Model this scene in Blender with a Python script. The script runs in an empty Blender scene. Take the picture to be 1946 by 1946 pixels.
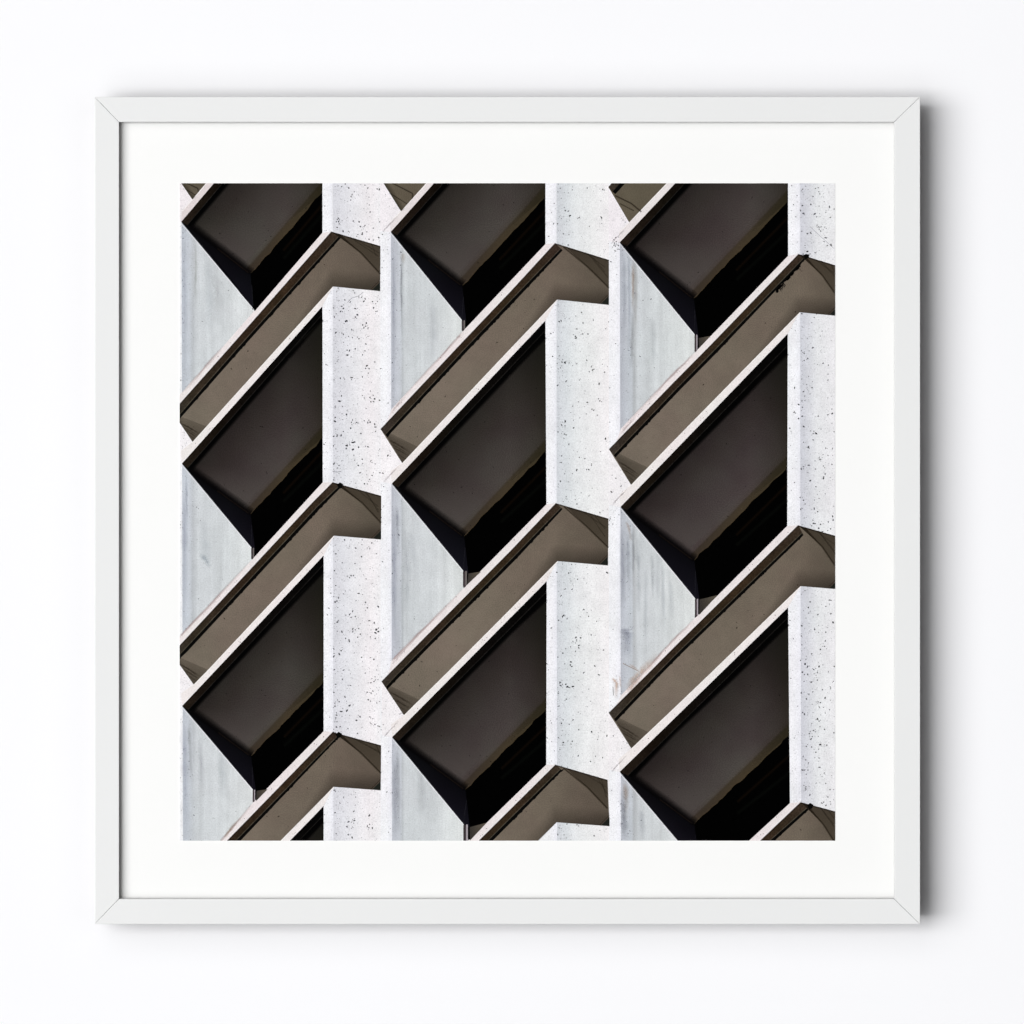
import bpy, bmesh, math, random
random.seed(7)
S = 0.0004                      # metres per photo pixel at the front of the frame
CX = CY = 973.0
EXPO = 0
FRAME_DEPTH = 0.0340            # front of frame to wall
RECESS = 0.0068                 # front of frame to the white mount
scene = bpy.context.scene
col = scene.collection

def X(x): return (x - CX) * S
def Z(y): return (CY - y) * S
def lin(c):
    c = c / 255.0
    return c / 12.92 if c <= 0.04045 else ((c + 0.055) / 1.055) ** 2.4

LIGHT = 1.045                    # light level on the print (reflected 1.0 = this times albedo)
def alb(rgb): return tuple(min(0.93, lin(v) / LIGHT) for v in rgb)

# ------------------------------------------------------------------ materials
def new_mat(name):
    m = bpy.data.materials.new(name); m.use_nodes = True
    nt = m.node_tree; nt.nodes.clear()
    out = nt.nodes.new('ShaderNodeOutputMaterial')
    return m, nt, out

def N(nt, t, **kw):
    n = nt.nodes.new(t)
    for k, v in kw.items():
        setattr(n, k, v)
    return n

def noise(nt, vec, scale, detail=3.0, rough=0.6):
    n = N(nt, 'ShaderNodeTexNoise'); n.inputs['Scale'].default_value = scale
    n.inputs['Detail'].default_value = detail; n.inputs['Roughness'].default_value = rough
    nt.links.new(vec, n.inputs['Vector'])
    return n.outputs['Fac']

def maprange(nt, fac, a, b, c, d):
    n = N(nt, 'ShaderNodeMapRange')
    nt.links.new(fac, n.inputs['Value'])
    for k, v in zip(('From Min', 'From Max', 'To Min', 'To Max'), (a, b, c, d)):
        n.inputs[k].default_value = v
    return n.outputs['Result']

def mul(nt, a, b):
    n = N(nt, 'ShaderNodeMath', operation='MULTIPLY')
    for i, s in enumerate((a, b)):
        if isinstance(s, (int, float)): n.inputs[i].default_value = s
        else: nt.links.new(s, n.inputs[i])
    return n.outputs[0]

def ink(name, layers, alpha=False, tint=0.0):
    """printed ink: colour from the sheet's colour attribute, broken up by noise layers
    (scale x, scale z, from, to, low, high)"""
    m, nt, out = new_mat(name)
    at = N(nt, 'ShaderNodeAttribute', attribute_name='Col')
    tc = N(nt, 'ShaderNodeTexCoord')
    f = None
    for (sx, sz, a, b, lo, hi, det) in layers:
        mp = N(nt, 'ShaderNodeMapping'); mp.inputs['Scale'].default_value = (sx, 1.0, sz)
        nt.links.new(tc.outputs['Object'], mp.inputs['Vector'])
        r = maprange(nt, noise(nt, mp.outputs['Vector'], 1.0, det), a, b, lo, hi)
        f = r if f is None else mul(nt, f, r)
    vm = N(nt, 'ShaderNodeVectorMath', operation='SCALE')
    nt.links.new(at.outputs['Color'], vm.inputs[0]); nt.links.new(f, vm.inputs['Scale'])
    colour = vm.outputs[0]
    if tint > 0:                # faint warm / violet drift of the print
        mp = N(nt, 'ShaderNodeMapping'); mp.inputs['Scale'].default_value = (22, 1, 22)
        nt.links.new(tc.outputs['Object'], mp.inputs['Vector'])
        nf = maprange(nt, noise(nt, mp.outputs['Vector'], 1.0, 2.0), 0.35, 0.65, 0, 1)
        mx = N(nt, 'ShaderNodeMix', data_type='RGBA')
        mx.inputs['A'].default_value = (1, 1 - tint * 0.28, 1 - tint * 0.05, 1)
        mx.inputs['B'].default_value = (1 - tint * 0.22, 1 - tint * .02, 1 - tint * 0.08, 1)
        nt.links.new(nf, mx.inputs['Factor'])
        m2 = N(nt, 'ShaderNodeVectorMath', operation='MULTIPLY')
        nt.links.new(colour, m2.inputs[0]); nt.links.new(mx.outputs['Result'], m2.inputs[1])
        colour = m2.outputs[0]
    d = N(nt, 'ShaderNodeBsdfDiffuse')
    nt.links.new(colour, d.inputs['Color'])
    if alpha:
        tr = N(nt, 'ShaderNodeBsdfTransparent'); mx = N(nt, 'ShaderNodeMixShader')
        nt.links.new(at.outputs['Alpha'], mx.inputs[0])
        nt.links.new(tr.outputs[0], mx.inputs[1]); nt.links.new(d.outputs[0], mx.inputs[2])
        nt.links.new(mx.outputs[0], out.inputs['Surface'])
    else:
        nt.links.new(d.outputs[0], out.inputs['Surface'])
    return m

MATS = {
    'face':  ink('printed_concrete_face', [(90, 20, .3, .7, .97, 1.06, 4), (1000, 900, .3, .7, .84, 1.09, 3), (380, 380, .25, .48, .86, 1.0, 4), (60, 50, .3, .7, .95, 1.05, 4), (140, 120, .3, .7, .96, 1.04, 4)], tint=.03),
    'shade': ink('printed_concrete_streaked', [(170, 8, .3, .7, .88, 1.06, 4), (1100, 900, .3, .7, .85, 1.09, 3), (38, 22, .3, .7, .94, 1.06, 4), (130, 100, .3, .7, .95, 1.05, 4), (420, 420, .25, .42, .92, 1.0, 4)], tint=.02),
    'strip': ink('printed_concrete_edge', [(900, 900, .3, .7, .88, 1.09, 3), (110, 110, .3, .7, .95, 1.05, 3)], tint=.07),
    'brown': ink('printed_soffit_brown', [(1300, 1300, .3, .7, .80, 1.20, 2), (16, 16, .3, .7, .90, 1.08, 2), (110, 110, .3, .7, .93, 1.05, 4), (300, 300, .22, .36, .88, 1.0, 3)], tint=.10),
    'dark':  ink('printed_soffit_dark', [(1300, 1300, .3, .7, .74, 1.26, 2), (22, 22, .3, .7, .86, 1.14, 2)], tint=.22),
    'rail':  ink('printed_rail_dark', [(700, 700, .3, .7, .6, 1.4, 3), (120, 120, .3, .7, .75, 1.3, 3)], tint=.25),
    'black': ink('printed_black', [(300, 300, .3, .7, .8, 1.2, 2)]),
    'pit':   ink('printed_pit', [(900, 900, .3, .7, .7, 1.4, 2)], alpha=True),
    'soft':  ink('printed_stain_and_shade', [(500, 500, .3, .7, .9, 1.1, 3)], alpha=True),  # stains, plus the pictured soft shade and sheen of the soffits
}
MKEYS = list(MATS)

# ------------------------------------------------------------------ the print sheet
PX0, PX1, PY0, PY1 = 340.6, 1587.6, 347.6, 1598.3
polys = []                      # (layer, material, [(x, y, (r,g,b,a))])

def clip_half(pts, f):
    """keep the part where f(p) >= 0, interpolating colour"""
    o = []
    n = len(pts)
    for i in range(n):
        a, b = pts[i], pts[(i + 1) % n]
        fa, fb = f(a), f(b)
        if fa >= 0: o.append(a)
        if (fa >= 0) != (fb >= 0):
            t = fa / (fa - fb)
            o.append((a[0] + (b[0] - a[0]) * t, a[1] + (b[1] - a[1]) * t,
                      tuple(u + (v - u) * t for u, v in zip(a[2], b[2]))))
    return o

def dedupe(pts):
    o = []
    for p in pts:
        if not o or abs(p[0] - o[-1][0]) + abs(p[1] - o[-1][1]) > 0.02: o.append(p)
    while len(o) > 1 and abs(o[0][0] - o[-1][0]) + abs(o[0][1] - o[-1][1]) <= 0.02: o.pop()
    return o

def emit(layer, mat, pts):
    for f in (lambda p: p[0] - PX0, lambda p: PX1 - p[0], lambda p: p[1] - PY0, lambda p: PY1 - p[1]):
        pts = clip_half(pts, f)
        if len(pts) < 3: return
    pts = dedupe(pts)
    if len(pts) < 3: return
    area = sum(pts[i][0] * pts[(i + 1) % len(pts)][1] - pts[(i + 1) % len(pts)][0] * pts[i][1] for i in range(len(pts))) / 2
    if abs(area) < 0.05: return
    if area > 0: pts = pts[::-1]
    polys.append((layer, mat, pts))

def C(rgb, a=1.0): return alb(rgb) + (a,)

def flat(layer, mat, pts, rgb, a=1.0):
    c = C(rgb, a)
    emit(layer, mat, [(x, y, c) for x, y in pts])

def vcol(layer, mat, pts, cols):
    emit(layer, mat, [(p[0], p[1], c if len(c) == 4 else C(c)) for p, c in zip(pts, cols)])

def grad(layer, mat, pts, p0, p1, stops):
    """slice the polygon across the axis p0->p1; stops = [(t, rgb[, alpha])]"""
    dx, dy = p1[0] - p0[0], p1[1] - p0[1]; L2 = dx * dx + dy * dy
    T = lambda p: ((p[0] - p0[0]) * dx + (p[1] - p0[1]) * dy) / L2
    st = [(s[0], C(s[1], s[2] if len(s) > 2 else 1.0)) for s in stops]
    st = [(-9.0, st[0][1])] + st + [(9.0, st[-1][1])]
    for (t0, c0), (t1, c1) in zip(st[:-1], st[1:]):
        q = [(x, y, (0, 0, 0, 0)) for x, y in pts]
        q = clip_half(q, lambda p: T(p) - t0)
        if len(q) < 3: continue
        q = clip_half(q, lambda p: t1 - T(p))
        if len(q) < 3: continue
        r = []
        for x, y, _ in q:
            k = max(0, min(1, (T((x, y)) - t0) / (t1 - t0)))
            r.append((x, y, tuple(u + (v - u) * k for u, v in zip(c0, c1))))
        emit(layer, mat, r)

def lerp(a, b, t): return (a[0] + (b[0] - a[0]) * t, a[1] + (b[1] - a[1]) * t)
def add(a, dx, dy): return (a[0] + dx, a[1] + dy)

def lerp3(a, b, c, t):
    a, b, u = (a, b, t * 2) if t < .5 else (b, c, t * 2 - 1)
    return tuple(x + (y - x) * u for x, y in zip(a, b))

def line(layer, mat, pts, w0, w1, rgb, a=1.0):
    """a tapering stroke along the points"""
    n = len(pts)
    for i in range(n - 1):
        p, q = pts[i], pts[i + 1]
        L = math.hypot(q[0] - p[0], q[1] - p[1]) or 1
        nx, ny = -(q[1] - p[1]) / L, (q[0] - p[0]) / L
        wa = (w0 + (w1 - w0) * i / (n - 1)) / 2; wb = (w0 + (w1 - w0) * (i + 1) / (n - 1)) / 2
        flat(layer, mat, [(p[0] + nx * wa, p[1] + ny * wa), (q[0] + nx * wb, q[1] + ny * wb),
                          (q[0] - nx * wb, q[1] - ny * wb), (p[0] - nx * wa, p[1] - ny * wa)], rgb, a)

def softband(layer, pts, w, rgb, a, side=0):
    """stroke fading to nothing; side 0 = both sides, +1/-1 = one side only"""
    for i in range(len(pts) - 1):
        p, q = pts[i], pts[i + 1]
        L = math.hypot(q[0] - p[0], q[1] - p[1]) or 1
        nx, ny = -(q[1] - p[1]) / L * w, (q[0] - p[0]) / L * w
        for s in (1, -1):
            if side and s != side: continue
            vcol(layer, 'soft', [p, q, (q[0] + nx * s, q[1] + ny * s), (p[0] + nx * s, p[1] + ny * s)],
                 [C(rgb, a), C(rgb, a), C(rgb, 0), C(rgb, 0)])

def streak(layer, pts, w, rgb, a):
    """a stain along the points: soft across, fading out at both ends, uneven along"""
    Q = []
    for i in range(len(pts) - 1):
        for k in range(6): Q.append(lerp(pts[i], pts[i + 1], k / 6))
    Q.append(pts[-1])
    n = len(Q) - 1
    al = [a * min(1, 4 * i / n, 2.2 * (n - i) / n) * random.uniform(.55, 1.0) for i in range(n + 1)]
    ws = [w * random.uniform(.7, 1.2) for _ in Q]
    ox = [random.uniform(-.5, .5) for _ in Q]
    for i in range(n):
        p, q = Q[i], Q[i + 1]
        L = math.hypot(q[0] - p[0], q[1] - p[1]) or 1
        nx, ny = -(q[1] - p[1]) / L, (q[0] - p[0]) / L
        p = (p[0] + ox[i] * abs(nx), p[1] + ox[i] * abs(ny)); q = (q[0] + ox[i + 1] * abs(nx), q[1] + ox[i + 1] * abs(ny))
        for s in (1, -1):
            vcol(layer, 'soft', [p, q, (q[0] + nx * s * ws[i + 1], q[1] + ny * s * ws[i + 1]), (p[0] + nx * s * ws[i], p[1] + ny * s * ws[i])],
                 [C(rgb, al[i]), C(rgb, al[i + 1]), C(rgb, 0), C(rgb, 0)])

def pit(layer, x, y, r, rgb=(22, 22, 26), a=1.0, stretch=None, ang=None):
    k = random.choice((5, 6, 7)); ang = random.uniform(0, 3.14) if ang is None else ang
    stretch = stretch or random.choice((1, 1, 1.2, 1.5, 2.0))
    P = []
    for i in range(k):
        t = 2 * math.pi * i / k; rr = r * random.uniform(.75, 1.2)
        u, v = rr * math.cos(t) * stretch, rr * math.sin(t)
        P.append((x + u * math.cos(ang) - v * math.sin(ang), y + u * math.sin(ang) + v * math.cos(ang)))
    flat(layer, 'pit', P, rgb, a)

# --- full-height concrete faces -------------------------------------------
flat(0, 'face', [(PX0, PY0), (PX1, PY0), (PX1, PY1), (PX0, PY1)], (246, 246, 248))
def column(x0a, x0b, x1a, x1b, mat, stops, layer=1):
    """vertical band whose edges lean slightly: x0a/x1a at the top, x0b/x1b at the bottom"""
    ym = PY0
    P = [(x0a, PY0), (x1a, PY0), (x1b, PY1), (x0b, PY1)]
    grad(layer, mat, P, (x0a, 900), (x1a, 900), stops)
# bright vertical edges are the base colour; speckled faces:
column(630.5, 633.5, 722.5, 723.5, 'face', [(0, (244, 244, 247)), (.03, (219, 219, 225)), (.25, (228, 228, 233)), (.5, (236, 235, 238)), (.8, (245, 241, 243)), (1, (245, 243, 245))])
column(1056, 1059, 1157.2, 1157.8, 'face', [(0, (244, 244, 247)), (.03, (212, 215, 220)), (.2, (221, 225, 228)), (.4, (233, 235, 236)), (.7, (240, 240, 240)), (1, (246, 243, 244))])
column(1519.5, 1523.5, 1588, 1590, 'face', [(0, (243, 243, 247)), (.04, (210, 211, 219)), (.3, (221, 222, 227)), (.5, (233, 234, 236)), (1, (240, 239, 241))])
# shaded returns
column(344.2, 347, 481, 483, 'shade', [(0, (198, 203, 212)), (.10, (204, 209, 216)), (.16, (196, 200, 204)), (.22, (210, 214, 217)), (.6, (215, 219, 221)), (1, (223, 226, 226))])
column(742.5, 745, 881, 883, 'shade', [(0, (190, 193, 202)), (.06, (198, 201, 209)), (.14, (204, 208, 214)), (.155, (190, 194, 198)), (.19, (208, 212, 215)), (.6, (216, 220, 222)), (1, (225, 228, 227))])
column(1178, 1180.5, 1320, 1323, 'shade', [(0, (188, 191, 200)), (.08, (196, 200, 207)), (.16, (200, 205, 211)), (.19, (186, 189, 192)), (.24, (207, 211, 214)), (.6, (216, 220, 221)), (1, (225, 228, 227))])
# brighter leading edges
for a, b, c, d in ((722.5, 723.5, 742.5, 745), (1157.2, 1157.8, 1178, 1180.5), (612, 614.5, 630.5, 633.5), (1036, 1038.5, 1056, 1059), (1496, 1501, 1519.5, 1523.5)):
    column(a, b, c, d, 'face', [(0, (246, 246, 249)), (.5, (247, 247, 250)), (.9, (243, 243, 248)), (1, (240, 240, 246))])

# pits in the speckled faces
def scatter(n, x0, x1, y0, y1, rmax, bias=0.0, amin=.5, layer=4, rgb=None):
    for _ in range(n):
        u = random.random() ** (1 + bias)
        x = x0 + (x1 - x0) * u; y = random.uniform(y0, y1)
        r = .5 + (rmax - .5) * random.random() ** 5
        pit(layer, x, y, r * .92, rgb or random.choice(((20, 20, 24), (40, 40, 46), (78, 78, 86))), random.uniform(amin, 1.0) if r < 1 else .9)
def clusters(n, x0, x1, y0, y1, rmax):
    for _ in range(n):
        cx_, cy_ = random.uniform(x0, x1), random.uniform(y0, y1)
        for _ in range(random.randint(3, 8)):
            pit(4, cx_ + random.gauss(0, 4), cy_ + random.gauss(0, 4), random.uniform(.5, rmax * .8), (18, 18, 24))
scatter(1500, 633, 722, 348, 1598, 1.8, .35)
clusters(14, 637, 718, 350, 1595, 1.6)
scatter(900, 1060, 1155, 348, 1598, 1.6, .8)
clusters(8, 1062, 1100, 350, 1595, 1.5)
scatter(850, 1523, 1586, 348, 1598, 1.7, .3)
clusters(10, 1525, 1580, 350, 1595, 1.5)
for a, b, n in ((614, 631, 110), (723, 742, 160), (1038, 1056, 100), (1158, 1177, 90), (1498, 1519, 130), (341, 344, 40)):
    scatter(n, a, b, 348, 1598, 1.25, 0, .3, 4)
# finer pits in the shaded returns, densest along the leading edge
for a, b, n in ((346, 478, 340), (745, 878, 300), (1180, 1318, 300)):
    scatter(n, a, b, 348, 1598, 1.15, 1.6, .25, 4, (60, 64, 74))
    scatter(160, a, a + 22, 348, 1598, .9, .2, .2, 4, (70, 74, 90))
# large pits read off the photograph
BIG = """662.5,356.8 698.8,356.7 716.8,358.3 720.5,359 673,363.7 668.5,370.5 681.8,420.5 693.4,427.8 661.7,439.3 688.4,442 688,444.5 719,450.8 726.5,445 717,572.5 676,586.5
675,602 694,620 699,623 657,610 653.5,614.8 652.2,634.8 681.7,643.3 689,617 693.4,666.5 674.5,662.6 712,687.5 696.7,694.9 688.6,715.8 709,751 712.2,758.3 720.5,760.5 704.5,763
688.6,751.5 691.8,755.5 702.8,754.9 669.7,797.8 680,803.7 691.9,799.2 700.5,798.2 703,802.3 714,811.5 658.5,846.8 664.5,845.5 669.9,840.8 698.5,848.5 736.8,865.5 741,866.9 704.8,875 706.5,879 712.6,881.6 684,898.4 721.5,898
654.6,1025.8 702.5,1042 715.2,1052.5 664,1098 689,1130 681.3,1127.8 694.2,1144.8 698,1155.3 702.3,1179.6 711,1184 716,1196 718,1200 713,1203 719,1194 684.5,1205.6 679.5,1211.3 703.5,1210.5 663.7,1168.3 670.2,1195
1145.6,359.4 1066.6,376 1059.5,424.7 1070.9,443.7 1079.7,464.9 1100.7,412.8 1142.8,412.3 1120,429.6 1062.8,610.6 1066.5,609 1128,608 1108,613.4 1107.5,634.2 1093.5,638.5 1095.6,624.8 1156.7,611.3
1050.3,677 1067.7,687.6 1073.6,689 1096.5,690.8 1115.3,684.5 1124,696.7 1126.5,702.7 1149,706.8 1076.3,723.8 1138.7,728.8 1099.5,763.4 1140,761.6 1143.5,763 1088.5,771.6 1116.4,764.5 1114.5,786.5 1125,777.5 1127.8,779.8 1090,813 1072.8,824.5 1076.5,826.5 1150.8,833.7 1124,884 1096.5,892 1111.5,871.5 1170.8,909 1076,943.7 1077.5,948.5 1093.5,949.6 1096.7,957.8 1162.2,934.8 1119.5,942.5
1058,1087.5 1066.8,1131.5 1065.5,1133.5 1081,1089 1072.5,1120 1115.8,1164.5 1118.8,1171.6 1070.8,1169.7 1103.5,1212.4 1094.4,1212.2 1095.5,1218.3 1099.2,1227.3 1069.7,1241.5 1084.8,1258.2 1084,1264 1130,1265.8
1064.8,1296.7 1068.8,1301 1075.5,1301 1079,1305.5 1088.5,1305.2 1076.5,1329 1062.5,1342 1089.5,1368.2 1124.5,1391 1165.8,1399 1087.6,1409.3 1070.5,1411.5 1132,1437.5 1145.3,1440 1053.6,1427.5 1122.5,1447.4 1077.5,1566.5 1066.5,1575.6 1072,1587 1129,1589
1525.5,359 1545.8,373 1550.3,357.3 1555.5,356 1526,390 1521.9,400 1528.4,405.9 1541.5,388 1579,412.5 1586,396.8 1535.8,443.3 1560.3,438.5 1568,431 1580,465 1572.8,466.2 1530.5,466 1535,477.3 1549.8,479.8
1535.7,680.9 1538.3,666.5 1528.5,670.8 1543.6,736.3 1527.5,743.8 1529.6,752.5 1551.3,823.3 1545.8,835.8 1582,785.5 1573.7,788.2 1569.8,851.5 1511.6,784.5 1518.5,795 1518,768.5 1501.6,813.6 1527,950.5 1521,945.5
1524,965.5 1554.5,972.5 1583,981.8 1560,996.5 1545.5,988.5 1536.7,1154.5 1540.3,1144 1570.2,1152.5 1576.5,1140.5 1580,1166.5 1523,1188.8 1549,1196.8 1570,1201.5 1559.8,1234.4 1543,1243 1522,1255.2 1557,1267 1586,1267 1524,1209
1542,1296.5 1563,1311.5 1568.5,1326.8 1578.5,1331 1533,1328.7 1579,1308 1529.4,1357.5 1554.5,1366.8 1559,1381.5 1538.5,1394.5 1544,1400 1555.8,1400 1559.5,1415.5 1533,1418.8 1551,1430 1557,1441 1537,1450.3 1567,1469.5 1525.6,1463.8 1569.8,1489.5 1532,1500 1578,1501 1574,1515.2 1562.5,1526.5 1570.5,1530.8"""
for t in BIG.split():
    x, y = map(float, t.split(','))
    pit(5, x, y, random.uniform(.85, 1.5), (10, 10, 13), 1.0)
    if random.random() < .35:
        pit(5, x + random.uniform(-3, 3), y + random.uniform(-3, 3), random.uniform(.6, 1.1), (18, 18, 22))
# hairline cracks
line(5, 'pit', [(660, 574.5), (668, 566), (680, 562.5), (690, 555)], .7, .7, (120, 120, 130), .8)
line(5, 'pit', [(632, 896), (640, 897), (648, 896)], .9, .9, (90, 90, 100), .9)
line(5, 'pit', [(1540, 430), (1558, 447), (1586, 472)], .6, .6, (150, 150, 160), .8)
line(5, 'pit', [(1181, 1197), (1193, 1198), (1200, 1197), (1204, 1190)], .6, .6, (130, 130, 145), .8)
line(5, 'pit', [(1184, 1261), (1200, 1269), (1214, 1276)], 1.2, .9, (140, 118, 100), .8)

# stains on the shaded returns: (points, width, colour, alpha)
for pts, w, c, a in (
        ([(370, 455), (371.5, 500), (370.5, 545), (373, 600)], 3.2, (150, 148, 138), .5),
        ([(353, 900), (354, 960), (355, 985)], 2.2, (150, 158, 175), .7),
        ([(358, 1368), (360, 1420), (364, 1500)], 3.5, (150, 150, 150), .6),
        ([(395, 480), (398, 560), (396, 640)], 8, (196, 201, 206), .5),
        ([(383, 985), (392, 1060), (390, 1075)], 10, (188, 196, 202), .35),
        ([(762, 470), (762.5, 560), (763, 640)], 2.2, (130, 134, 138), .8),
        ([(765, 480), (766, 500)], 5, (190, 170, 150), .6),
        ([(754.5, 960), (755, 1000), (757, 1060)], 3, (130, 134, 146), .75),
        ([(754.5, 1425), (755, 1480), (757, 1590)], 5, (140, 144, 152), .75),
        ([(820, 560), (823, 640), (818, 700)], 9, (200, 203, 208), .5),
        ([(780, 1010), (786, 1080)], 8, (196, 200, 205), .5),
        ([(1203, 495), (1203.5, 545), (1202.5, 590)], 3.0, (172, 142, 112), .9),
        ([(1183, 1000), (1184, 1080), (1183, 1180)], 6, (150, 152, 164), .7), ([(1203, 1000), (1204, 1060), (1203, 1120)], 3, (140, 142, 148), .7),
        ([(1186, 1190), (1190, 1215), (1188, 1250)], 9, (160, 162, 172), .8), ([(1240, 1050), (1240, 1140)], 3, (180, 184, 190), .8),
        ([(1260, 1070), (1261, 1200)], 4, (190, 194, 200), .7), ([(1275, 1100), (1276, 1180)], 5, (192, 196, 202), .6),
        ([(748, 470), (748, 600), (747, 760)], 4, (172, 176, 188), .6), ([(749, 960), (749, 1100), (748, 1230)], 5, (170, 174, 188), .7),
        ([(749, 1430), (750, 1598)], 6, (158, 162, 172), .8), ([(1184, 1500), (1186, 1600)], 6, (168, 170, 180), .6),
        ([(350, 930), (350, 1050), (349, 1190)], 6, (178, 182, 196), .7), ([(350, 1370), (351, 1480), (352, 1600)], 7, (180, 184, 198), .7),
        ([(350, 450), (350, 560), (349, 720)], 5, (186, 190, 200), .6), ([(412, 520), (414, 620)], 9, (204, 206, 208), .8),
        ([(770, 1000), (774, 1100), (771, 1180)], 7, (196, 200, 204), .7), ([(800, 1450), (804, 1560)], 10, (204, 207, 210), .7),
        ([(420, 1420), (424, 1520)], 9, (202, 206, 210), .7), ([(380, 1400), (383, 1500)], 5, (196, 198, 204), .7),
        ([(1208, 490), (1209, 560), (1207, 640)], 4, (176, 172, 168), .8),
        ([(1195, 470), (1196, 560), (1196, 700)], 3, (176, 182, 192), .8),
        ([(1240, 600), (1242, 700)], 8, (200, 204, 206), .7),
        ([(1202.5, 590), (1201, 660), (1200.5, 700)], 3.2, (145, 145, 145), .75),
        ([(1186, 480), (1187, 560), (1186, 640)], 4, (165, 170, 180), .6),
        ([(1190, 990), (1196, 1005), (1199, 1030)], 3.0, (178, 150, 128), .8),
        ([(1193, 1010), (1193.5, 1060), (1195, 1130)], 4.5, (146, 150, 160), .75),
        ([(1212, 1020), (1214, 1100), (1213, 1180)], 4, (170, 174, 180), .6),
        ([(1228, 1060), (1227, 1180), (1226, 1220)], 5, (192, 196, 202), .5),
        ([(1250, 1040), (1250, 1160)], 7, (196, 200, 205), .5),
        ([(1188, 1482), (1190, 1520), (1189, 1560)], 5.0, (158, 134, 110), .8),
        ([(1185, 1520), (1187, 1560), (1188, 1598)], 6, (140, 142, 150), .65),
        ([(1220, 1540), (1221, 1598)], 6, (170, 174, 184), .5)):
    streak(2, pts, w * 1.25, c, a * .62)
streak(3, [(380, 1052), (392, 1066), (398, 1080)], 6, (186, 194, 200), .6)
streak(3, [(1181, 1200), (1195, 1202), (1196, 1250)], 10, (186, 190, 202), .6)

# --- one bay of the facade --------------------------------------------------
# key points read off the photograph (source pixels); UE = upper edge of the opening,
# SU = top edge of its dark soffit, D1 = upper edge of the sill strip below it
BAYS = [
  # column A
  dict(L=(343.6, 421.1), UE=[(405.4, 348.2), (420, 331)], T=(612.1, 120), R=(612.1, 441.8), P=(480.5, 585), PB=(480.5, 589),
       S1=(361.5, 430.2), S2=(475.8, 518.9), SR=(611.3, 366.5), SU=[(431.9, 348.3), (445, 333)], ST=(611.3, 160), D1=[(426, 655), (340, 751)], gap=0),
  dict(L=(344.9, 881.0), UE=[], T=(612.1, 581.8), R=(612.7, 916.6), P=(477.2, 1040.3), PB=(484.5, 1045.5),
       S1=(361.5, 893.4), S2=(475.8, 976.5), SR=(611.8, 832.2), SU=[(578.4, 645)], ST=(612.2, 607), D1=[(477.9, 1064), (345, 1205), (340, 1210)], gap=1),
  dict(L=(345.4, 1342.1), UE=[], T=(614.4, 1056.0), R=(614.4, 1390.2), P=(479.9, 1500.5), PB=(486, 1504.5),
       S1=(363.1, 1352.9), S2=(476.6, 1436.6), SR=(613.4, 1297.4), SU=[(426, 1285)], ST=(613.4, 1085.8), D1=[(482, 1524), (419, 1598), (400, 1620)], gap=2),
  dict(L=(346, 1809), UE=[], T=(614.4, 1532.6), R=(614.4, 1860), P=(480, 1960), PB=(480, 1965),
       S1=(364, 1820), S2=(477, 1900), SR=(613.4, 1770), SU=[], ST=(613.4, 1562), D1=[], gap=0),
  # column B
  dict(L=(742.3, 440.2), UE=[(823.9, 348.3), (840, 331)], T=(1036.3, 100), R=(1036.3, 463.4), P=(877.7, 607.5), PB=(886, 611),
       S1=(760.1, 449.3), S2=(878.6, 542), SR=(1035.4, 373.9), SU=[(852.9, 348.3), (867, 333)], ST=(1035.4, 140), D1=[(878.6, 630), (866, 645), (744, 777)], gap=3),
  dict(L=(744.4, 919.1), UE=[], T=(1036.3, 609.1), R=(1038.3, 958.5), P=(880.2, 1084.2), PB=(890, 1089.5),
       S1=(762.6, 929), S2=(881.9, 1018.8), SR=(1036.9, 857), SU=[(970, 709.6)], ST=(1036.3, 640), D1=[(881, 1118.1), (749.4, 1249.8), (744, 1256)], gap=4),
  dict(L=(744.9, 1401.4), UE=[], T=(1038.7, 1104.9), R=(1037.9, 1453.9), P=(881, 1566.6), PB=(892.5, 1572),
       S1=(763.5, 1411.7), S2=(884.4, 1500.3), SR=(1037.7, 1349.6), SU=[(888.5, 1285), (970, 1203.4)], ST=(1038, 1138.9), D1=[(890.2, 1598), (860, 1630)], gap=5),
  # column C
  dict(L=(1177.9, 460.1), UE=[(1283, 348.3), (1298, 332)], T=(1497.3, 120), R=(1498.1, 485.7), P=(1320.6, 634.8), PB=(1328, 640.6),
       S1=(1198.6, 470.8), S2=(1318.9, 566), SR=(1496.6, 383), SU=[(1312.3, 348.3), (1327, 333)], ST=(1496.6, 160), D1=[(1320.6, 669.8), (1280, 709.6), (1180.4, 814)], gap=6),
  dict(L=(1179.5, 963.3), UE=[], T=(1497.3, 634), R=(1496.4, 999.7), P=(1321.4, 1137.2), PB=(1329.5, 1139),
       S1=(1197.7, 973.2), S2=(1319.8, 1064.3), SR=(1496, 888.5), SU=[(1280, 890.1)], ST=(1496.8, 671.5), D1=[(1320.6, 1175.3), (1280, 1215), (1228, 1272), (1180, 1322)], gap=7),
  dict(L=(1177.9, 1467.2), UE=[], T=(1498.1, 1154.6), R=(1501.6, 1526.8), P=(1322, 1638), PB=(1330, 1640),
       S1=(1201.1, 1478), S2=(1319.8, 1566.6), SR=(1500.2, 1397.6), SU=[(1280, 1395), (1397.6, 1285)], ST=(1498.3, 1186), D1=[(1424.1, 1598), (1400, 1620)], gap=8),
]
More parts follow.
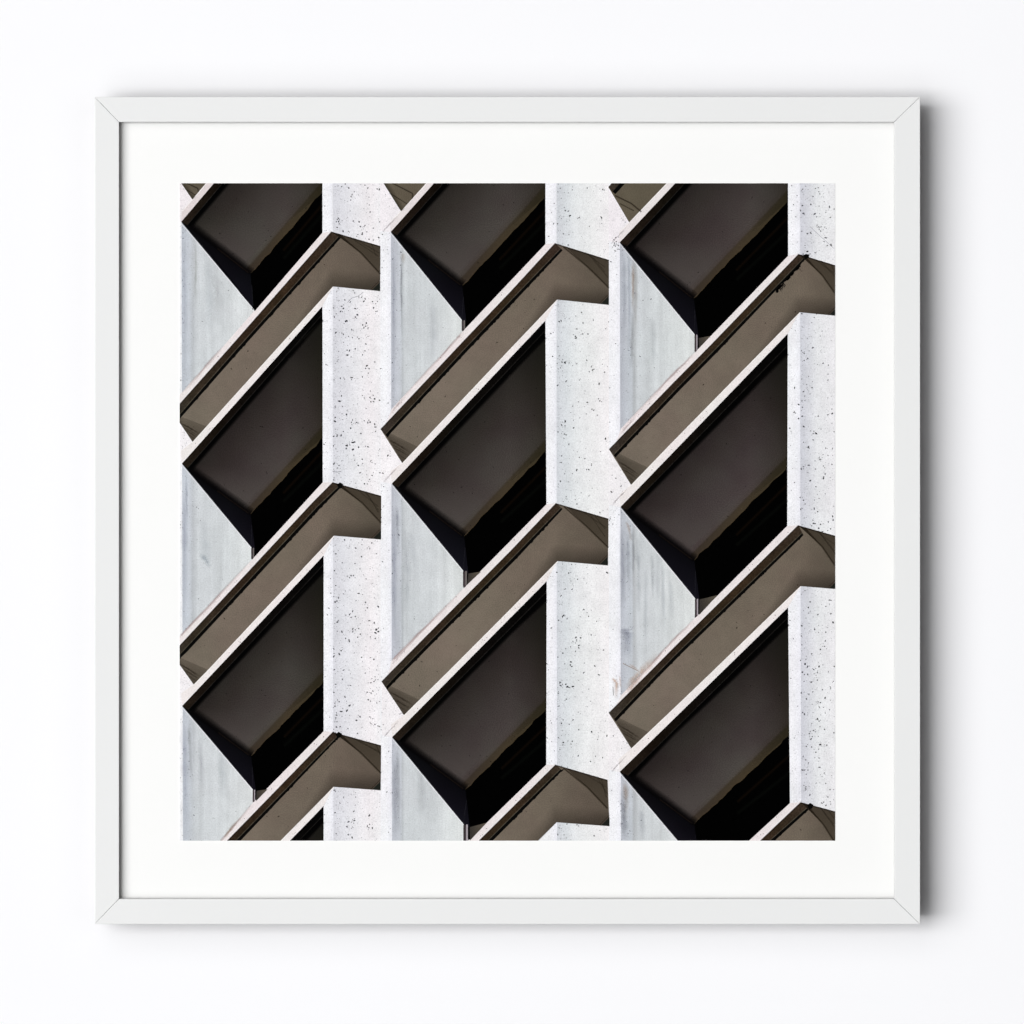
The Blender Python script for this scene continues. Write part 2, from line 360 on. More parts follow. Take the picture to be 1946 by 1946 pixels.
# lit brown soffits: K peak, KR, NR right side, N, GL lower left corner, GT left tip, UE/LE extra
# points of the long edges, B0/B1 lower edge of the black joint, notch = nick beside the tip
SOFF = [
  dict(K=(629.8, 439.7), KR=(722.4, 467), NR=(722.0, 552.8), N=(632.3, 544), GL=(365.1, 839.6), GT=(327.3, 783.1), U=[(441, 655)], Lo=[], B0=(648.8, 450), B1=(338, 799), n=0),
  dict(K=(632.3, 916.6), KR=(724, 942.3), NR=(723.7, 1025.4), N=(634, 1018), GL=(367.3, 1301.2), GT=(326.2, 1243.2), U=[(594, 955), (341.6, 1226.6)], Lo=[(393, 1275)], B0=(649, 924.5), B1=(335.9, 1256.8), n=1),
  dict(K=(632.3, 1391.8), KR=(723.7, 1417), NR=(723, 1502.5), N=(633.4, 1495.7), GL=(375, 1765), GT=(322, 1705), U=[(431.9, 1598)], Lo=[(532.9, 1598)], B0=(646.5, 1399), B1=(326, 1733), n=1),
  dict(K=(1055.3, 461.7), KR=(1157.2, 493.5), NR=(1157.2, 579), N=(1058.6, 568.9), GL=(764, 879.9), GT=(723.2, 815.6), U=[(970, 554.5), (874.4, 655)], Lo=[(976.6, 655)], B0=(1069.4, 475), B1=(735.3, 830.5), n=0),
  dict(K=(1057, 956.4), KR=(1156.3, 985.6), NR=(1155.5, 1074.8), N=(1059.4, 1066.3), GL=(767.3, 1359.5), GT=(725, 1295.8), U=[(970, 1047.8), (745.2, 1275)], Lo=[(970, 1157.5), (852.9, 1275)], B0=(1069.4, 967.4), B1=(735.3, 1310.7), n=0),
  dict(K=(1056.1, 1453.9), KR=(1154.7, 1482.6), NR=(1158.3, 1570.7), N=(1057.8, 1563.3), GL=(800, 1830), GT=(760, 1760), U=[(970, 1539.2), (910.9, 1598)], Lo=[(1022.2, 1598)], B0=(1068.6, 1464.7), B1=(765, 1775), n=0),
  dict(K=(1518.5, 482.4), KR=(1592, 505), NR=(1592, 600), N=(1520.2, 593), GL=(1199.4, 921.3), GT=(1157.7, 854), U=[(1352, 655), (1280, 727.8)], Lo=[(1459.7, 655), (1280, 838)], B0=(1535.9, 487.2), B1=(1169.6, 869.4), n=2),
  dict(K=(1517.7, 998.4), KR=(1592, 1019.5), NR=(1592, 1119.8), N=(1521.8, 1114), GL=(1199.9, 1422.8), GT=(1157.2, 1355.4), U=[(1280, 1232.4), (1238, 1275)], Lo=[(1355.4, 1275), (1280, 1347.1)], B0=(1527.6, 1017.1), B1=(1170.4, 1372), n=0),
  dict(K=(1522.6, 1525.2), KR=(1592, 1543.8), NR=(1592, 1650), N=(1524, 1640), GL=(1240, 1920), GT=(1195, 1860), U=[(1446.1, 1598)], Lo=[], B0=(1543.4, 1534.3), B1=(1210, 1875), n=1),
]
# the little brown corners cut by the top edge of the picture
TOPS = [dict(P=[(343.3, 347), (391, 347), (364.8, 378.4)], j=None),
        dict(P=[(728.2, 347), (810, 347), (761.8, 400.8)], j=None),
        dict(P=[(1163.5, 347), (1156.3, 354.9), (1195.8, 422), (1267.5, 347)], j=1)]

def edge_pts(a, mids, b): return [a] + mids + [b]

for s_, b_, x_ in ((SOFF[0], BAYS[1], 340), (SOFF[1], BAYS[2], 340), (SOFF[3], BAYS[5], 723.3), (SOFF[4], BAYS[6], 724), (SOFF[6], BAYS[8], 1158), (SOFF[7], BAYS[9], 1158)):
    flat(3, 'face', [s_['GT'], s_['GL'], add(s_['GL'], 14, 8), add(b_['L'], 1, 1), (s_['GT'][0] if x_ > 400 else x_, b_['L'][1] - 4)], (247, 243, 245))
flat(3, 'face', [(340, 340), (364.8, 378.4), (372, 392), (344.6, 422), (340, 421)], (244, 238, 240))
flat(3, 'face', [(722.4, 340), (728, 347), (761.8, 400.8), (772, 408), (743.3, 441), (722.4, 438)], (247, 242, 245))
flat(3, 'face', [(1157, 356), (1195.8, 422), (1206, 430), (1178.9, 461), (1157.4, 458)], (247, 242, 245))
# --- diagonal sill strips (drawn before the dark shapes) ------------------
STRIP_HI = (236, 228, 227)
def strip(upper, lower, rgb, layer=6):
    flat(layer, 'strip', upper + lower[::-1], rgb)

def on_line(a, b, x):
    t = (x - a[0]) / (b[0] - a[0]); return (x, a[1] + (b[1] - a[1]) * t)

# upper strips D1: from the right foot of each opening down to the left tip of the soffit below
def d1(bay, s, tail):
    up = [bay['R']] + bay['D1']
    lo = [s['K']] + s['U'] + [tail]
    flat(6, 'strip', up + lo[::-1], (236, 228, 227))
    # paler arris along the dark soffit, dirtier outer edge
    line(7, 'strip', [(p[0] - 1.6, p[1] - 1.6) for p in lo], 1.6, 1.6, (241, 236, 236))
    streak(7, [(p[0] + .2, p[1] + .8) for p in up[1:]], 3.4, (180, 162, 160), .7)
d1(BAYS[0], SOFF[0], (340, 768.4)); d1(BAYS[1], SOFF[1], (340, 1228.5)); d1(BAYS[2], SOFF[2], (405, 1627))
d1(BAYS[4], SOFF[3], (735, 803)); d1(BAYS[5], SOFF[4], (738, 1282)); d1(BAYS[6], SOFF[5], (880, 1628))
d1(BAYS[7], SOFF[6], (1172, 838)); d1(BAYS[8], SOFF[7], (1172, 1340)); d1(BAYS[9], SOFF[8], (1420, 1625))
# lower strips D2: between the lit soffit and the opening below it
def d2(s, bay):
    up = [s['N']] + s['Lo'] + [s['GL'], (bay['L'][0] - 18 + 16, bay['L'][1] - 24)]
    lo = [bay['T']] + bay['UE'] + [bay['L']]
    flat(6, 'strip', up + lo[::-1], (240, 233, 231))
    line(7, 'strip', [add(p, .8, .9) for p in up[:-1]], 1.5, 1.5, (246, 242, 238))
    line(7, 'strip', [add(p, -.6, -1.0) for p in lo], 1.2, 1.2, (240, 236, 236))
for i, j in ((0, 1), (1, 2), (2, 3), (3, 5), (4, 6), (6, 8), (7, 9)): d2(SOFF[i], BAYS[j])
flat(6, 'strip', [(391, 347), (364.8, 378.4), (345, 400), (343.6, 421.1), (407, 346)], (226, 216, 215))
flat(6, 'strip', [(810, 347), (761.8, 400.8), (741, 421), (742.3, 440.2), (825, 347)], (232, 224, 223))
flat(6, 'strip', [(1267.5, 347), (1195.8, 422), (1177, 440), (1177.9, 460.1), (1285, 346)], (234, 227, 226))
for a, b in (((391, 347), (345, 400)), ((810, 347), (741, 421)), ((1267.5, 347), (1177, 440))):
    line(7, 'strip', [add(a, .8, .9), add(b, .8, .9)], 1.5, 1.5, (245, 241, 238))
# grime where the strips turn into the uprights
for x, y in ((730, 430), (733, 905), (733, 1390), (1165, 452), (1168, 948), (1166, 1456)):
    streak(8, [(x - 4, y + 12), (x + 2, y + 4), (x + 16, y - 10), (x + 26, y - 21)], 1.8, (176, 170, 172), .7)
for x, y in ((742, 786), (746, 1262), (1180, 824)):
    streak(8, [(x, y), (x + 12, y - 15), (x + 30, y - 34)], 3, (198, 186, 186), .6)
for x, y, n in ((1170, 462, 14), (1178, 472, 10), (1163, 990, 14)):
    for _ in range(n): pit(8, x + random.gauss(0, 6), y + random.gauss(0, 6), random.uniform(.5, 1.0), (60, 58, 62), .9)
# rust on the wide strip of the right-hand column
for pts, w, a in (([(1163, 1288), (1172, 1298), (1170, 1330)], 4.5, .95), ([(1178, 1283), (1180, 1312)], 3, .6),
                  ([(1188, 1312), (1208, 1288), (1232, 1264), (1254, 1240)], 9, .85), ([(1196, 1262), (1214, 1275)], 3, .7),
                  ([(1190, 1318), (1222, 1284)], 8, .6)):
    streak(8, pts, w, (208, 184, 168), a * .8)
line(8, 'pit', [(1165, 1305), (1166, 1322)], 1, 1, (120, 116, 116), .8)
streak(8, [(425, 1592), (432, 1584), (443, 1568), (460, 1553)], 4, (170, 150, 130), .6)
streak(8, [(1420, 1040), (1450, 1010), (1480, 1010)], 1.5, (190, 160, 130), .4)
for _ in range(420):            # fine grain specks on the strips
    s_ = random.choice(SOFF); up = random.random() < .5
    a, b = (s_['K'], s_['GT']) if up else (s_['N'], s_['GL'])
    t = random.random(); p = lerp(a, b, t)
    off = random.uniform(-14, -4) if up else random.uniform(4, 13)
    pit(8, p[0] + off * .7, p[1] + off * .7, random.uniform(.4, .85), (120, 105, 108), random.uniform(.3, .9))

# --- openings ------------------------------------------------------------
def rough_edge(a, b, n, amp):
    o = []
    v = 0
    for i in range(1, n):
        v = v * .6 + random.gauss(0, amp)
        p = lerp(a, b, i / n); o.append((p[0] + v * .7, p[1] + v * .7))
    return o

for bay in BAYS:
    L, T, R, P, PB = (bay[k] for k in ('L', 'T', 'R', 'P', 'PB'))
    S1, S2, SR, ST = (bay[k] for k in ('S1', 'S2', 'SR', 'ST'))
    # the whole hole, closed at the foot along the sill strip
    foot = [R]
    # end of the black along the strip
    if bay['D1']:
        q = bay['D1'][0]
        t = (PB[0] - R[0]) / (q[0] - R[0]) if q[0] != R[0] else 1
        fy = R[1] + (q[1] - R[1]) * min(1, t)
        foot += [(PB[0], fy)]
    # tone of the corner seen under the opening
    outer = [L] + bay['UE'][:1] * 0 + [*([] if not bay['UE'] else bay['UE']), T, R] + ([bay['D1'][0]] if bay['gap'] else [add(P, 3, 6)]) + [P]
    flat(9, 'black', outer, (2, 2, 2))
    # vertical right-hand glow, barely visible reflections in the glass
    for k, (t0, t1, w, rgb, a) in enumerate(((.30, .42, 4, (24, 16, 9), .4), (.55, .60, 5, (12, 14, 11), .4))):
        p = lerp(SR, R, t0); q = lerp(S2, P, t1); q = lerp(p, q, .55)
        softband(11, [p, q], w, rgb, a)
    # rail
    up = [L] + bay['UE'] + [T]; lo = [S1] + bay['SU'] + [ST]
    grad(10, 'rail', up + [(T[0], ST[1])] + lo[::-1], L, T, [(0, (36, 29, 23)), (.18, (22, 17, 12)), (.5, (13, 11, 9)), (1, (5, 5, 5))])
    # thin pale joint then black joint next to the soffit
    ax, ay = L; 
    jl = lerp(L, S1, .66); jr = lerp(T, ST, .60)
    mid = [lerp(u, v, .62) for u, v in zip(bay['UE'], bay['SU'])] if bay['UE'] and len(bay['UE']) == len(bay['SU']) else []
    lo_in = [lerp(p_, q_, .0) for p_, q_ in zip(lo, lo)]
    flat(11, 'black', [jl] + mid + [jr] + lo[::-1], (3, 3, 3))
    line(12, 'rail', [jl] + mid + [jr], 1.1, .9, (34, 32, 30))
    # dark soffit
    jag = rough_edge(S2, SR, 34, .7)
    cen = lerp(S1, ST, .5); bot = lerp(S2, SR, .5)
    nx, ny = (S2[0] - S1[0]), (S2[1] - S1[1])
    body = lo + [SR] + jag[::-1] + [S2]
    hue = random.choice(((0, 0, 0), (1, 0, 1), (0, 1, 0)))
    def tc(c): return tuple(a + b for a, b in zip(c, hue))
    # shade across from rail to the lip, sliced along the slope
    ux, uy = T[0] - L[0], T[1] - L[1]
    if bay['UE']: ux, uy = bay['UE'][0][0] - L[0], bay['UE'][0][1] - L[1]
    un = math.hypot(ux, uy); ux, uy = ux / un, uy / un
    px_, py_ = -uy, ux                       # across, pointing down-right
    wdt = (S2[0] - S1[0]) * px_ + (S2[1] - S1[1]) * py_
    a0 = S1; a1 = (S1[0] + px_ * wdt, S1[1] + py_ * wdt)
    grad(10, 'dark', body, a0, a1, [(0, tc((40, 36, 34))), (.25, tc((51, 46, 43))), (.55, tc((62, 56, 54))), (.86, tc((72, 66, 63))), (1, tc((68, 60, 52)))])
    # olive-brown weathered lip beside the ragged edge
    inner = [add(S2, -12 + 2, -9), add(SR, -7, -26)]
    i0 = (S2[0] - px_ * 13, S2[1] - py_ * 13); i1 = (SR[0], SR[1] - 24)
    outer_ = [S2] + jag + [SR]; no = len(outer_) - 1
    for k in range(no):
        a_, b_ = lerp(i0, i1, k / no), lerp(i0, i1, (k + 1) / no)
        ca = lerp3((60, 51, 42), (70, 60, 45), (58, 52, 36), k / no); cb = lerp3((60, 51, 42), (70, 60, 45), (58, 52, 36), (k + 1) / no)
        am, bm_ = lerp(a_, outer_[k], .25), lerp(b_, outer_[k + 1], .25)
        vcol(11, 'soft', [a_, b_, bm_, am], [C(ca, .0), C(cb, .0), C(cb, .55), C(ca, .55)])
        vcol(11, 'soft', [am, bm_, outer_[k + 1], outer_[k]], [C(ca, .55), C(cb, .55), C(cb, .8), C(ca, .8)])
    line(12, 'soft', [S2] + jag[:-2], .9, .7, (88, 74, 54), .4)
    # darkening to the right upright, and at the rail
    vcol(12, 'soft', [ST, SR, (SR[0] - 70, SR[1] + 60), (ST[0] - 70, ST[1] + 66)],
         [C((26, 26, 22), .75), C((40, 36, 24), .4), C((40, 36, 30), 0), C((30, 28, 26), 0)])
    q1, q2 = lerp(S1, S2, .05), lerp(S1, S2, .86)     # paler sheen towards the foot of the soffit
    far = (un * 0 + (SR[0] - S2[0]) * .55, (SR[1] - S2[1]) * .55); nr = ((SR[0] - S2[0]) * .10, (SR[1] - S2[1]) * .10)
    m1, m2 = add(q1, *nr), add(q2, *nr)
    vcol(13, 'soft', [q1, q2, m2, m1], [C((86, 80, 77), 0), C((86, 80, 77), 0), C((88, 81, 78), .5), C((88, 81, 78), 0)])
    vcol(13, 'soft', [m1, m2, add(q2, *far), add(q1, *far)], [C((88, 81, 78), 0), C((88, 81, 78), .5), C((88, 81, 78), 0), C((88, 81, 78), 0)])
    softband(12, lo, 5, (6, 6, 6), .85, side=1)
    softband(12, lo, 3, (6, 6, 6), .85, side=-1)
    # side wall, blue-black
    vcol(10, 'dark', [L, S1, S2, PB, P], [(12, 11, 12), (9, 9, 10), (9, 9, 12), (20, 19, 26), (25, 24, 31)])
    softband(14, [S1, S2], 13, (7, 6, 7), .95, side=-1)
    softband(14, [S1, S2], 5, (7, 6, 7), .95, side=1)
    line(15, 'pit', [add(lerp(S1, S2, .45), 0, 2), add(S2, -4, -1)], 1.1, 1.1, (36, 28, 23), .55)
    line(14, 'pit', [add(S2, 2, 22), add(P, 0, -4)], .9, .9, (40, 40, 46), .5)
    # bright arris of the shaded return
    line(14, 'strip', [add(L, .2, 3), add(P, -1.0, .6)], 1.0, 1.6, (238, 238, 240))
    for _ in range(26):
        u, v = random.random(), random.random()
        p = lerp(lerp(S1, S2, u), lerp(ST, SR, u), v)
        pit(15, p[0], p[1], random.uniform(.4, 1.0), (14, 12, 12), .8)
    if 0 < bay['gap'] < 8:      # pipe and scrap of wall under the corner of the opening
        D = bay['D1'][0]; g = bay['gap']
        w = PB[0] - P[0]
        if g in (2, 4, 5, 6, 7):
            tri = {2: [(487, 1503.5), (508, 1500.5), (486, 1523)], 4: [(890, 1090), (914, 1086.5), (888, 1111)],
                   5: [(892.5, 1572.5), (925, 1564), (893, 1598)], 6: [(1328, 642), (1351, 638), (1329, 661)],
                   7: [(1329.5, 1139.5), (1364, 1131), (1329, 1169)]}[g]
            grad(12, 'brown', tri, tri[0], tri[1], [(0, (58, 54, 50)), (1, (92, 84, 72))])
        x0 = P[0] + (w * .55); y0 = P[1] + 1; yb = D[1] + 2
        y1 = on_line(bay['R'], bay['D1'][0], x0)[1] - 1 if g != 5 else 1600
        line(13, 'rail', [(x0 - w * .35, y0 + 1), (x0 - w * .35, y1 + 3)], w * .5, w * .5, (64, 56, 58))
        line(14, 'strip', [(x0, y0), (x0, y1)], w * .30, w * .30, (166, 158, 164) if g in (2, 5, 6, 7) else (112, 106, 104))

# --- lit soffits -----------------------------------------------------------
for s in SOFF:
    K, KR, NR, Nn, GL, GT, B0, B1 = (s[k] for k in ('K', 'KR', 'NR', 'N', 'GL', 'GT', 'B0', 'B1'))
    lowE = [Nn] + s['Lo'] + [GL]
    upE = [K] + s['U'] + [GT]
    # two pieces so that every piece stays simple: the long band and the return on the right
    band = upE + [GL] + s['Lo'][::-1] + [Nn]
    ddx, ddy = GT[0] - K[0], GT[1] - K[1]
    grad(9, 'brown', band, K, GT, [(0, (110, 99, 87)), (.3, (113, 102, 90)), (.7, (119, 108, 96)), (1, (116, 106, 94))])
    vcol(9, 'brown', [K, Nn, NR, KR], [(110, 99, 87), (110, 99, 87), (88, 79, 69), (98, 89, 77)])
    # darker towards the parapet top
    vcol(11, 'soft', [lerp(Nn, GL, .35), Nn, add(Nn, -6, -34), lerp(add(Nn, -6, -34), GL, .35)], [C((64, 57, 49), 0), C((64, 57, 49), .45), C((64, 57, 49), 0), C((64, 57, 49), 0)])
    vcol(11, 'soft', [Nn, NR, add(NR, 0, -34), add(Nn, -6, -34)], [C((64, 57, 49), .45), C((58, 52, 45), .65), C((64, 57, 49), 0), C((64, 57, 49), 0)])
    # dirty triangle under the sill
    c1 = lerp(K, KR, .18); c2 = (KR[0], KR[1] + (NR[1] - KR[1]) * .62)
    bow = random.uniform(-.5, 2.5); mid = (c1[0] + (c2[0] - c1[0]) * .5 + bow, c1[1] + (c2[1] - c1[1]) * .5 - bow)
    vcol(12, 'soft', [K, KR, c2, mid, c1], [C((66, 58, 48), .75), C((70, 62, 52), .7), C((72, 64, 52), .35), C((68, 60, 48), .55), C((58, 50, 42), .75)])
    softband(13, [add(c1, -3, 1), lerp(add(c1, -3, 1), mid, .5), mid, c2], 2.4, (46, 38, 28), .75)
    for _ in range(3):
        p = lerp(K, KR, random.uniform(.35, .9)); q = (KR[0] - random.uniform(0, 8), KR[1] + random.uniform(12, 36))
        softband(13, [p, q], 1.4, (54, 47, 37), .45)
    softband(13, [K, KR], 3.5, (44, 36, 28), .7, side=1)
    # dark wedge in the lower right corner
    flat(13, 'black', [add(NR, 0, -.5), add(NR, -15, -2), add(NR, 0, -17)], (32, 34, 30))
    softband(13, [add(NR, -18, -2), add(NR, 0, -20)], 2.0, (60, 48, 40), .8, side=-1)
    # rail along the upper edge
    L0 = K
    ww = (B0[0] - K[0], B0[1] - K[1]); ue = upE
    lo = [B0] + [add(p, *(lerp(ww, (B1[0] - GT[0], B1[1] - GT[1]), (K[0] - p[0]) / (K[0] - GT[0])))) for p in s['U']] + [B1]
    # nominal band width 26 px horizontally: move the interior points to that
    lo = [B0] + [add(p, 25.5, .5) if True else p for p in s['U']] + [B1]
    lo[1:-1] = [(p[0] + 25.5 * .5, p[1] + 25.5 * .5) for p in s['U']]
    top_cap = [lerp(K, KR, .17)]
    railpoly = ue + [B1] + lo[1:-1][::-1] + [B0]
    grad(10, 'rail', railpoly, K, GT, [(0, (58, 47, 38)), (.1, (50, 40, 30)), (.3, (52, 40, 28)), (.6, (46, 36, 26)), (.9, (50, 42, 33)), (1, (58, 52, 46))])
    # black joint with a grey arris: inner 26 % of the band
    jo = [lerp(a, b, .66) for a, b in zip(ue, lo)]
    jo[0] = lerp(K, B0, .78); jo[-1] = lerp(GT, B1, .72)
    flat(11, 'black', jo + lo[::-1], (9, 9, 8))
    line(12, 'rail', [add(p, -.5, -.4) for p in jo], 1.5, 1.5, (70, 64, 54))
    # ragged lower side of the joint
    for i in range(len(lo) - 1):
        n = int(math.dist(lo[i], lo[i + 1]) / 6)
        for k in range(n):
            if random.random() < .22:
                p = lerp(lo[i], lo[i + 1], (k + random.random()) / n)
                pit(13, p[0], p[1], random.uniform(.6, 1.25), (10, 10, 9), 1.0, 3.0, -.84)
    softband(12, [add(p, -.5, -.5) for p in ue], 2.2, (22, 16, 12), .8, side=-1)
    if s['n']:                  # the joint breaks up through the sill line
        t = (K[0], K[1])
        flat(14, 'black', [add(B0, -9, -3), add(B0, -3.5, -8 if s['n'] == 1 else -5), add(B0, 3, -4), add(B0, 1, 2), add(B0, -5, 5)], (9, 9, 8))
    # fan of cracks at the lower left
    ex, ey = Nn[0] - GL[0], Nn[1] - GL[1]
    for (t, w, a) in ((.10, 2.3, .8), (.30, 1.5, .45), (.42, 1.7, .7), (.66, 1.4, .4)):
        t += random.uniform(-.03, .03)
        p = lerp(B1, GL, t); dx, dy = .87, random.uniform(.46, .56)
        den = dx * ey - dy * ex                   # where the line meets the strip below
        k = ((GL[0] - p[0]) * ey - (GL[1] - p[1]) * ex) / den
        q = (p[0] + dx * k * .985, p[1] + dy * k * .985)
        streak(13, [p, add(lerp(p, q, .35), 0, -1.0), add(lerp(p, q, .7), 0, -.4), q], w, (50, 42, 34), a)
    vcol(12, 'soft', [B1, GL, lerp(GL, Nn, .10), lerp(B1, B0, .02)], [C((66, 59, 50), .5), C((66, 59, 50), .65), C((84, 76, 64), .3), C((90, 82, 70), .25)])
    for _ in range(22):         # specks
        u, v = random.random(), random.uniform(.05, .95)
        p = lerp(lerp(B1, GL, v), lerp(B0, Nn, v), u)
        pit(14, p[0], p[1], random.choice((.45, .5, .6, .7, 1.1)), (58, 48, 40), random.uniform(.4, .95))
for t in TOPS:
    flat(9, 'brown', t['P'], (96, 88, 74))
    P_ = t['P']
    if t['j']:
        flat(10, 'rail', [(1163.5, 346), (1156.3, 354.9), (1165.5, 366), (1184, 346)], (58, 50, 42))
        flat(11, 'black', [(1180, 346), (1164.5, 363.5), (1169.5, 368.5), (1190, 346)], (9, 9, 8))
        softband(12, [(1169, 371), (1200, 386), (1219, 402)], 2.2, (52, 44, 35), .8)
        softband(12, [(1178, 386), (1205, 400)], 1.6, (52, 44, 35), .7)
    else:
        a, b, c = P_
        softband(12, [lerp(a, b, .2), add(lerp(b, c, .45), -4, -4), lerp(b, c, .55)], 1.8, (48, 42, 33), .8)
        softband(12, [lerp(a, c, .35), lerp(b, c, .75)], 1.4, (50, 44, 35), .7)
        softband(11, [a, c], 10, (60, 54, 44), .6, side=-1)
# torn sealant hanging from one joint
for i in range(60):
    t = random.uniform(.10, .40); p = lerp((1535.9, 487.2), (1383.5, 655), t)
    pit(13, p[0] + random.uniform(-2, 1.5), p[1] + random.uniform(-1, 1.5), random.uniform(1.0, 2.0), (10, 10, 9), 1, 2.0, -.84)
for i in range(16):
    t = random.choice((.12, .28, .34)) + random.uniform(-.03, .03); p = lerp((1535.9, 487.2), (1383.5, 655), t)
    q = add(p, random.uniform(-1, 5), random.uniform(2, 7)); m = add(lerp(p, q, .5), random.uniform(1, 3), random.uniform(-1, 1))
    line(14, 'pit', [p, m, q], .9, .6, (16, 15, 13), .85)

# --- link it as one mesh -----------------------------------------------------
STEP = 0.00002
def build_print(parent):
    verts, faces, mi, cols = [], [], [], []
    base = RECESS - 0.00025
    for layer, mat, pts in polys:
        n0 = len(verts)
        y = base - layer * STEP
        verts += [(X(p[0]), y, Z(p[1])) for p in pts]
        faces.append(tuple(range(n0, n0 + len(pts)))); mi.append(MKEYS.index(mat))
        cols += [c for _, _, c in pts]
    # thin paper edge
    for (a, b) in (((PX0, PY0), (PX1, PY0)), ((PX1, PY0), (PX1, PY1)), ((PX1, PY1), (PX0, PY1)), ((PX0, PY1), (PX0, PY0))):
        n0 = len(verts)
        verts += [(X(a[0]), base, Z(a[1])), (X(a[0]), RECESS + .0001, Z(a[1])), (X(b[0]), RECESS + .0001, Z(b[1])), (X(b[0]), base, Z(b[1]))]
        faces.append((n0, n0 + 1, n0 + 2, n0 + 3)); mi.append(0); cols += [C((246, 246, 248))] * 4
    me = bpy.data.meshes.new('print')
    me.from_pydata(verts, [], faces)
    for k in MKEYS: me.materials.append(MATS[k])
    for p, k in zip(me.polygons, mi): p.material_index = k
    at = me.color_attributes.new('Col', 'FLOAT_COLOR', 'CORNER')
    at.data.foreach_set('color', [v for c in cols for v in c])
    me.update()
    o = bpy.data.objects.new('print', me); col.objects.link(o); o.parent = parent
    return o

# ------------------------------------------------------------------ frame, mount, wall
def paint(name, rgb, rough, bump_scale=0, bump=0.0, spec=.3, var=.02, vs=8):
    m, nt, out = new_mat(name)
    b = N(nt, 'ShaderNodeBsdfPrincipled'); nt.links.new(b.outputs[0], out.inputs['Surface'])
    b.inputs['Roughness'].default_value = rough
    b.inputs['Specular IOR Level'].default_value = spec
    tc = N(nt, 'ShaderNodeTexCoord')
    f = maprange(nt, noise(nt, tc.outputs['Object'], vs, 3), .3, .7, 1 - var, 1.0)
    vm = N(nt, 'ShaderNodeVectorMath', operation='SCALE'); vm.inputs[0].default_value = rgb
    nt.links.new(f, vm.inputs['Scale']); nt.links.new(vm.outputs[0], b.inputs['Base Color'])
    if bump:
        bp = N(nt, 'ShaderNodeBump'); bp.inputs['Strength'].default_value = bump; bp.inputs['Distance'].default_value = .0002
        nt.links.new(noise(nt, tc.outputs['Object'], bump_scale, 4), bp.inputs['Height'])
        nt.links.new(bp.outputs[0], b.inputs['Normal'])
    return m

M_FRAME = paint('white_lacquered_wood', (.805, .81, .808), .45, 400, .06, .25, .012, 6)
M_FLANK = paint('bounce_cut_flank', (.16, .15, .14), .7, 60, .3, .1, .2, 25)  # unseen flanks darkened to keep bounced light off the wall
M_LIP = paint('bounce_cut_lip', (.24, .24, .23), .8, 60, .1, .1, .05, 25)  # inner lip darkened to cut bounce, so the mount edges stay shaded
M_MOUNT = paint('white_mount_board', (.93, .93, .92), .95, 900, .05, 0, .006, 30)
M_WALL = paint('white_wall_paint', (.932, .932, .95), .95, 500, .05, 0, .006, 3)

def mesh_obj(name, verts, faces, mat, parent=None, bevel=0, seg=3):
    me = bpy.data.meshes.new(name)
    bm = bmesh.new()
    vs = [bm.verts.new(v) for v in verts]
    for f in faces: bm.faces.new([vs[i] for i in f])
    bmesh.ops.recalc_face_normals(bm, faces=bm.faces)
    if bevel:
        bmesh.ops.bevel(bm, geom=list(bm.edges), offset=bevel, segments=seg, affect='EDGES', profile=.5)
    bm.to_mesh(me); bm.free()
    me.materials.append(mat)
    o = bpy.data.objects.new(name, me); col.objects.link(o)
    if parent: o.parent = parent
    return o

root = bpy.data.objects.new('framed_print', None); col.objects.link(root)
root['label'] = 'square white framed photograph of concrete balconies with dark openings, hanging on a white wall'
root['category'] = 'framed picture'
base = (X(964.5), FRAME_DEPTH, Z(1756.6))
root.location = base
inv = (-base[0], -base[1], -base[2])

OX0, OX1, OY0, OY1 = 180.0, 1748.8, 183.9, 1756.4
IX0, IX1, IY0, IY1 = 226.4, 1699.4, 232.0, 1708.0
g = 0.22                        # half the hairline gap at each mitre, px
def inner_side(p, me):
    c = p.center
    return X(IX0 - 8) < c.x < X(IX1 + 8) and Z(IY1 + 8) < c.z < Z(IY0 - 8)
TAPER, UNDERCUT = 10.0, 2.0
def rail(outer_a, outer_b, inner_b, inner_a):
    y0, y1 = 0.0, FRAME_DEPTH - .0002
    q = [outer_a, outer_b, inner_b, inner_a]
    # rail sides undercut towards the wall, a shape added to cut bounced light
    cx_, cy_ = 964.4, 970.0
    sg = lambda v_, c_: 1 if v_ > c_ else -1
    back = [(x - sg(x, cx_) * TAPER, y - sg(y, cy_) * TAPER) for x, y in (outer_a, outer_b)] + [(x + sg(x, cx_) * UNDERCUT, y + sg(y, cy_) * UNDERCUT) for x, y in (inner_b, inner_a)]
    v = [(X(x), y0, Z(y)) for x, y in q] + [(X(x), y1, Z(y)) for x, y in back]
    f = [(0, 1, 2, 3), (4, 5, 6, 7), (0, 1, 5, 4), (1, 2, 6, 5), (2, 3, 7, 6), (3, 0, 4, 7)]
    o = mesh_obj('rail', v, f, M_FRAME, root, .00050, 3)
    # white lacquer on the front, added dark tone on flanks and lip to cut bounced light
    o.data.materials.append(M_FLANK); o.data.materials.append(M_LIP)
    for p in o.data.polygons:
        p.use_smooth = False
        if p.normal.y > -.35 and min(o.data.vertices[i].co.y for i in p.vertices) > .0004: p.material_index = 2 if inner_side(p, o.data) else 1
    o.location = inv
    return o
rail((OX0 + g, OY0), (OX1 - g, OY0), (IX1 - g, IY0), (IX0 + g, IY0))
rail((OX0 + g, OY1), (OX1 - g, OY1), (IX1 - g, IY1), (IX0 + g, IY1))
rail((OX0, OY0 + g), (OX0, OY1 - g), (IX0, IY1 - g), (IX0, IY0 + g))
rail((OX1, OY0 + g), (OX1, OY1 - g), (IX1, IY1 - g), (IX1, IY0 + g))
